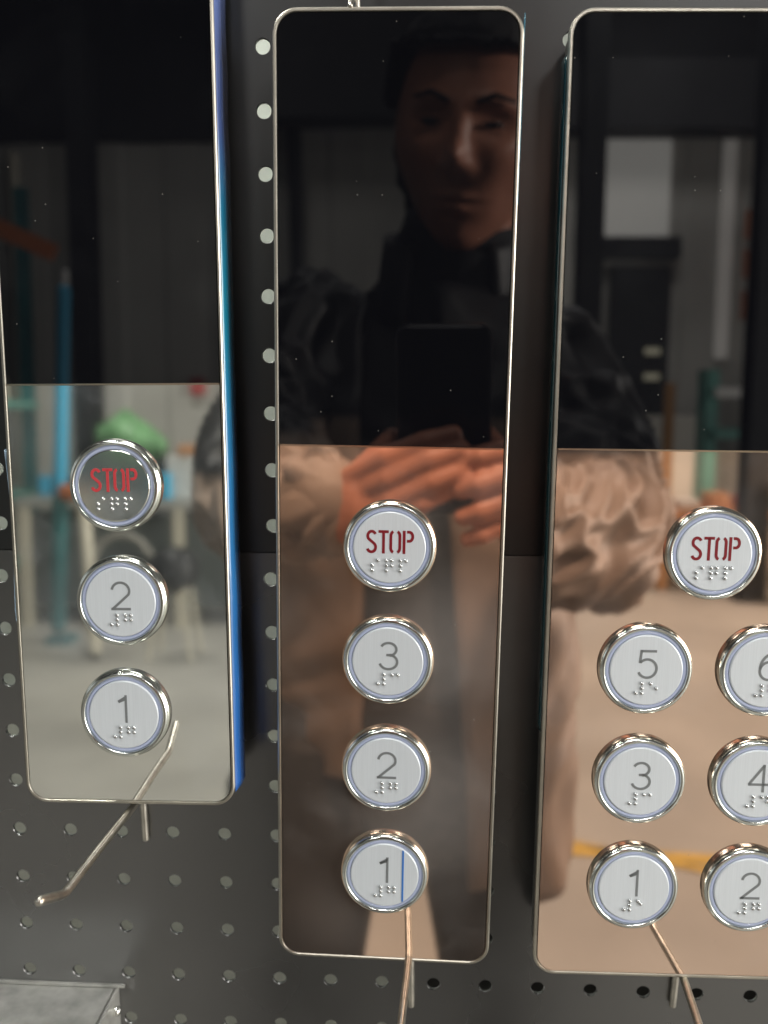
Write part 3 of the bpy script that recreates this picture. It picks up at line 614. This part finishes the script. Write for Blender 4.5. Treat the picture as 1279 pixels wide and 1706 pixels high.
# head
def face(u, v):
    a = u; e = v; d = Vector((math.sin(a) * math.cos(e), math.cos(a) * math.cos(e), math.sin(e)))   # +y is the face
    x = d.x * .077; y = d.y * .098; z = d.z * .122
    if d.z < -.1: k = 1 + (d.z + .1) * .36; x *= k; y *= (1 + (d.z + .1) * .10)
    if d.y > 0:
        fz, fx = z, x; G = lambda cx, cz, sx, sz: math.exp(-((fx - cx) / sx) ** 2 - ((fz - cz) / sz) ** 2)
        y -= .008 * (d.y ** 2)
        y += .020 * G(0, -.022, .010, .014) + .010 * G(0, .002, .007, .022) + .006 * (G(.012, -.030, .006, .006) + G(-.012, -.030, .006, .006))
        y -= .013 * (G(.030, .010, .016, .010) + G(-.030, .010, .016, .010))
        y += .008 * (G(.030, .008, .010, .005) + G(-.030, .008, .010, .005))
        y += .006 * (G(.030, .028, .020, .007) + G(-.030, .028, .020, .007))
        y += .008 * G(0, -.056, .020, .0045) + .009 * G(0, -.067, .016, .005) - .004 * G(0, -.061, .022, .002)
        y -= .009 * (G(.052, -.055, .014, .03) + G(-.052, -.055, .014, .03)); x *= 1 - .03 * G(0, -.095, .09, .03)
        y += .010 * G(0, -.095, .020, .014) + .006 * (G(.042, -.022, .018, .018) + G(-.042, -.022, .018, .018))
    return Vector((x, y, z)) * 1.17
RH = Matrix.Rotation(math.radians(-9), 3, 'X') @ Matrix.Rotation(math.radians(5), 3, 'Y') @ Matrix.Rotation(math.radians(9), 3, 'Z')
nu, nv = 96, 72; vs = []
for j in range(nv + 1):
    for i in range(nu): vs.append(HC + RH @ face(2 * PI * i / nu, -PI / 2 + PI * j / nv * .9999 + 1e-4))
body.add(vs, [(j * nu + i, j * nu + (i + 1) % nu, (j + 1) * nu + (i + 1) % nu, (j + 1) * nu + i) for j in range(nv) for i in range(nu)] + [tuple(range(nu)), tuple(nv * nu + i for i in range(nu))], True)
for sx in (-1, 1):
    p = [HC + RH @ Vector((sx * .074, -.004, .012)), HC + RH @ Vector((sx * .082, -.012, .006)), HC + RH @ Vector((sx * .076, -.002, -.022))]
    body.tube(p, [.011, .013, .008], 12)
body.tube([HC + Vector((0, -.02, -.07)), HC + Vector((0, -.04, -.14)), (.205, -.86, .27)], [.055, .056, .08], 24)
body.tube([(.205, -.87, .25), (.21, -.87, .05), (.21, -.86, -.15), (.21, -.86, -.35)], [.085, .085, .085, .09], 28)
def limb(*a): body.tube(*a)
# arms (inside sleeves) and hands
SL, EL, WL = Vector((.04, -.86, .22)), Vector((.000, -.69, .11)), Vector((.085, -.445, .080))
SR, ER, WR = Vector((.385, -.86, .22)), Vector((.425, -.68, .050)), Vector((.286, -.448, .085))
for a_, b_, c_ in ((SL, EL, WL), (SR, ER, WR)): limb([a_, (a_ + b_) / 2, b_, (b_ + c_) / 2, c_], [.055, .045, .04, .035, .027], 20)
limb([WL, (.103, -.418, .086), (.119, -.402, .094), (.132, -.394, .098)], [.026, .032, .036, .030], 20, None, .62, (0, .9, .2))
limb([WR, (.278, -.420, .100), (.268, -.402, .108), (.261, -.392, .110)], [.026, .031, .035, .028], 20, None, .62, (0, .9, .2))
fingers = [
 [(.130, -.394, .119), (.160, -.377, .138), (.190, -.3735, .151), (.214, -.3780, .157)],
 [(.130, -.393, .103), (.162, -.374, .121), (.193, -.3700, .137), (.220, -.3765, .145)],
 [(.131, -.393, .088), (.164, -.373, .103), (.197, -.3690, .120), (.221, -.3755, .129)],
 [(.133, -.395, .075), (.163, -.376, .087), (.188, -.3710, .101), (.207, -.3770, .109)],
 [(.268, -.392, .140), (.252, -.376, .144), (.234, -.3720, .140), (.222, -.3770, .136)],
 [(.270, -.392, .122), (.252, -.372, .124), (.232, -.3670, .118), (.2185, -.3740, .112)],
 [(.270, -.393, .104), (.254, -.373, .103), (.234, -.3680, .096), (.2200, -.3740, .090)],
 [(.266, -.396, .087), (.252, -.377, .083), (.236, -.3720, .076), (.2240, -.3770, .071)],
]
fr = [[.0100, .0098, .0088, .0078], [.0102, .0099, .0090, .0080], [.0100, .0096, .0087, .0077], [.0090, .0086, .0078, .0068]]
for k, f_ in enumerate(fingers):
    P = [Vector(p) for p in f_]; pts = []; rr = []
    for i in range(3):
        for q in (0, .5): pts.append(P[i].lerp(P[i + 1], q)); a, b2 = fr[k % 4][i], fr[k % 4][i + 1]; rr.append((a + (b2 - a) * q) * (1.05 if q == 0 else .96))
    pts.append(P[3]); rr.append(fr[k % 4][3]); body.tube(pts, rr, 14)
for th in ([(.105, -.415, .090), (.128, -.418, .112), (.150, -.421, .135), (.163, -.424, .150)], [(.283, -.415, .098), (.266, -.419, .118), (.250, -.423, .140), (.238, -.425, .155)]):
    body.tube(th, [.014, .0115, .0105, .0085], 14)
for sx, fx in ((-1, .02), (1, -.02)):
    hx = (.138 if sx < 0 else .168) + sx * .104
    limb([(hx, -.86, -.32), (hx + sx * .026, -.84, -.70), (hx + sx * .038, -.86, FZ + .08)], [.07, .05, .04], 18)
bo = body.build('body', skin, pr, PO)
rm = bo.modifiers.new('remesh', 'REMESH'); rm.mode = 'VOXEL'; rm.voxel_size = .0026; rm.use_smooth_shade = True
sm_ = bo.modifiers.new('smooth', 'SMOOTH'); sm_.factor = .5; sm_.iterations = 3
# eyes, brows, mouth line
m_eye = M('eye', (.02, .015, .012), .2); m_brow = M('brow', (.02, .015, .012), .8)
for sx in (-1, 1):
    e = MB(); c = HC + RH @ Vector((sx * .035, .0950, .0105)); e.tube([c - RH @ Vector((.009, .001, 0)), c, c + RH @ Vector((.009, -.001, 0))], [.002, .0042, .002], 12); e.build('eye', m_eye, pr, PO)
    e = MB(); e.tube([HC + RH @ Vector((sx * .014, .0920, .027)) * 1.17, HC + RH @ Vector((sx * .030, .0915, .033)) * 1.17, HC + RH @ Vector((sx * .048, .0790, .029)) * 1.17], [.0028, .0034, .0018], 8); e.build('eyebrow', m_brow, pr, PO)
# hair: cap of hair from brow line back
h = MB(); vs = []; nu, nv = 64, 40
for j in range(nv + 1):
    e = PI / 2 - (PI * .72) * j / nv
    for i in range(nu):
        a = 2 * PI * i / nu; d = Vector((math.sin(a) * math.cos(e), math.cos(a) * math.cos(e), math.sin(e)))
        lim = .60 + .05 * noise.noise(d * 14) if d.y > .1 else (.16 if d.y > -.35 else -.75)
        z = max(d.z, lim); k = 1 + .05 * noise.noise(d * 6) + .035 * noise.noise(Vector((d.x * 22, d.y * 22, d.z * 5)))
        dd = Vector((d.x, d.y, z)); 
        if d.z < lim: k *= .93
        vs.append(HC + RH @ Vector((dd.x * .107 * k - .006, dd.y * .124 * k - .008, dd.z * .156 * k + .004)))
h.add(vs, [(j * nu + i, j * nu + (i + 1) % nu, (j + 1) * nu + (i + 1) % nu, (j + 1) * nu + i) for j in range(nv) for i in range(nu)], True)
h.build('hair', m_hair, pr, PO)
# sweater, with a rolled collar
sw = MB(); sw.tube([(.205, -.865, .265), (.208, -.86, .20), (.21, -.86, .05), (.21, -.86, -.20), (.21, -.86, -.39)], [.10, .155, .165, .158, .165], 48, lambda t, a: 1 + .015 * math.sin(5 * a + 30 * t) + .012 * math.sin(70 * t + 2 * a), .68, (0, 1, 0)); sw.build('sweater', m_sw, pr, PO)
paint_shade_above(m_sw, (.014, .014, .016), 1.15 + .10)  # upper sweater painted darker in place of shade
# trousers
tr = MB()
for sx in (-1, 1):
    hx = (.138 if sx < 0 else .168) + sx * .104
    tr.tube([(hx, -.86, -.30), (hx + sx * .006, -.855, -.46), (hx + sx * .026, -.84, -.72), (hx + sx * .040, -.86, FZ + .10)], [.112, .100, .080, .070], 28, lambda t, a: 1 + .04 * math.sin(3 * a + 38 * t) + .03 * math.sin(60 * t))
tr.tube([(.11, -.86, -.27), (.26, -.86, -.27)], [.115, .115], 28)
o = tr.build('trousers', m_tr, pr, PO); r_ = o.modifiers.new('r', 'REMESH'); r_.mode = 'VOXEL'; r_.voxel_size = .006; r_.use_smooth_shade = True
for sx in (-1, 1):
    sh = MB(); hx = .172 + sx * .140; sh.tube([(hx, -.90, FZ + .045), (hx + sx * .006, -.80, FZ + .045), (hx + sx * .014, -.70, FZ + .036)], [.045, .048, .040], 20, None, .8); sh.build('shoe', m_dark, pr, PO)
# jacket: C-shaped torso open at the front + sleeves
jk = MB(); nz, na = 70, 90; vs = []
for j in range(nz + 1):
    t = j / nz; z = .300 - t * (.300 + .40)
    ox = .2 - .00 * t
    # front edges (x at the front) from the photo: left edge ~.10, right edge ~.22 -> .265
    w_ = .075 + .150 * min(1, t * 5) ** .6 + .012 * t; dpt = .07 + .075 * min(1, t * 5) ** .6
    cx = .208; aL = math.radians(118 if t > .12 else 100 - 0) + .0; xl_f = .108; xr_f = .196 + .050 * t
    sL = max(-.98, min(.98, (xl_f - cx) / w_)); sR = max(-.98, min(.98, (xr_f - cx) / w_))
    a0 = math.asin(sR); a1 = 2 * PI + math.asin(sL)          # angle measured from +y, clockwise towards +x
    for i in range(na + 1):
        q = i / na; a = a0 + (a1 - a0) * q
        edge = min(q, 1 - q)
        fold = .010 * math.sin(9 * a + 7 * math.sin(z * 14)) * min(1, edge * 12) + .007 * math.sin(z * 46 + 4 * math.sin(a * 3)) + .006 * noise.noise(Vector((math.sin(a) * 6, math.cos(a) * 6, z * 9)))
        rr = 1 + fold * 4 * .6
        hem = .0 if t < .9 else (.06 * (1 - q) if q < .5 else .0) * (t - .9) * 10
        hemL = (.08 * max(0, (q - .5) * 2)) * max(0, (t - .6)) * 2.5
        vs.append((cx + w_ * math.sin(a) * rr, -.865 + (dpt + .02 * max(0, math.cos(a))) * math.cos(a) * rr, z - hem + hemL))
jk.add(vs, [(j * (na + 1) + i, j * (na + 1) + i + 1, (j + 1) * (na + 1) + i + 1, (j + 1) * (na + 1) + i) for j in range(nz) for i in range(na)], True)
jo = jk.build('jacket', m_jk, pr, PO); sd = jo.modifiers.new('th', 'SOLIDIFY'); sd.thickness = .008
def sleeve(pts, rad, ph_):
    m = MB(); P = [Vector(p) for p in pts]; pp = []; rr = []; n = 34
    for i in range(len(P) - 1):
        for k in range(n):
            q = k / n; p0 = P[max(i - 1, 0)]; p3 = P[min(i + 2, len(P) - 1)]
            a, b2 = P[i], P[i + 1]
            v = .5 * ((2 * a) + (-p0 + b2) * q + (2 * p0 - 5 * a + 4 * b2 - p3) * q * q + (-p0 + 3 * a - 3 * b2 + p3) * q ** 3)
            pp.append(v); rr.append(rad[i] + (rad[i + 1] - rad[i]) * q)
    pp.append(P[-1]); rr.append(rad[-1])
    def md(t, a):
        p = Vector((math.cos(a) * .7, math.sin(a) * .7, t * 8 + 1.1 * math.sin(a + ph_) + ph_)); w2 = noise.noise(p)
        rd = 1 - abs(noise.noise(Vector((p.x * 2.4 + 5, p.y * 2.4, p.z * 1.5)))) * 2.4; r3 = 1 - abs(noise.noise(Vector((p.x * 3, p.y * 3 + 3, p.z * 4.5)))) * 2.4
        return .92 + .13 * w2 + .20 * rd
    m.tube(pp, rr, 110, md); return m
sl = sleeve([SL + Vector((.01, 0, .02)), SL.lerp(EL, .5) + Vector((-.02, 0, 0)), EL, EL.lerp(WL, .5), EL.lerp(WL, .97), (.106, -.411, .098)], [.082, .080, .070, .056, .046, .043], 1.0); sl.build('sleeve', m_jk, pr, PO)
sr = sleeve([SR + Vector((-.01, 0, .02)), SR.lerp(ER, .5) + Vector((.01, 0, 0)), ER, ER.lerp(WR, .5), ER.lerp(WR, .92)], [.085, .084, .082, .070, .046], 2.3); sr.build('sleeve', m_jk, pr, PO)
for w0, e0 in ((WL, EL), (WR, ER)):
    a, b2 = (Vector((.100, -.416, .093)), Vector((.111, -.406, .102))) if w0 is WL else (e0.lerp(w0, .93), e0.lerp(w0, 1.03)); cf = MB(); cf.tube([a, b2], [.040, .036], 30); cf.build('cuff', m_jk, pr, PO)
co_ = MB()  # collar
vs = []
for j in range(9):
    t = j / 8
    for i in range(41):
        a = math.radians(35 + 290 * i / 40); r1 = .085 - .012 * t
        vs.append((.215 + r1 * 1.15 * math.sin(a), -.85 + r1 * 1.15 * math.cos(a) + .01 * t, .262 + .095 * t - .02 * math.cos(a)))
co_.add(vs, [(j * 41 + i, j * 41 + i + 1, (j + 1) * 41 + i + 1, (j + 1) * 41 + i) for j in range(8) for i in range(40)], True)
ng = MB(); ng.tube([(.21, -.86, .26), (.218, -.845, .31), (.224, -.835, .350)], [.088, .078, .074], 36, lambda t, a: 1 + .05 * math.sin(26 * t + 2 * math.sin(a * 2)), .95, (0, 1, 0)); ng.build('neck_warmer', M('black_knit', (.012, .012, .013), .85, bump=.001, bscale=200), pr, PO)
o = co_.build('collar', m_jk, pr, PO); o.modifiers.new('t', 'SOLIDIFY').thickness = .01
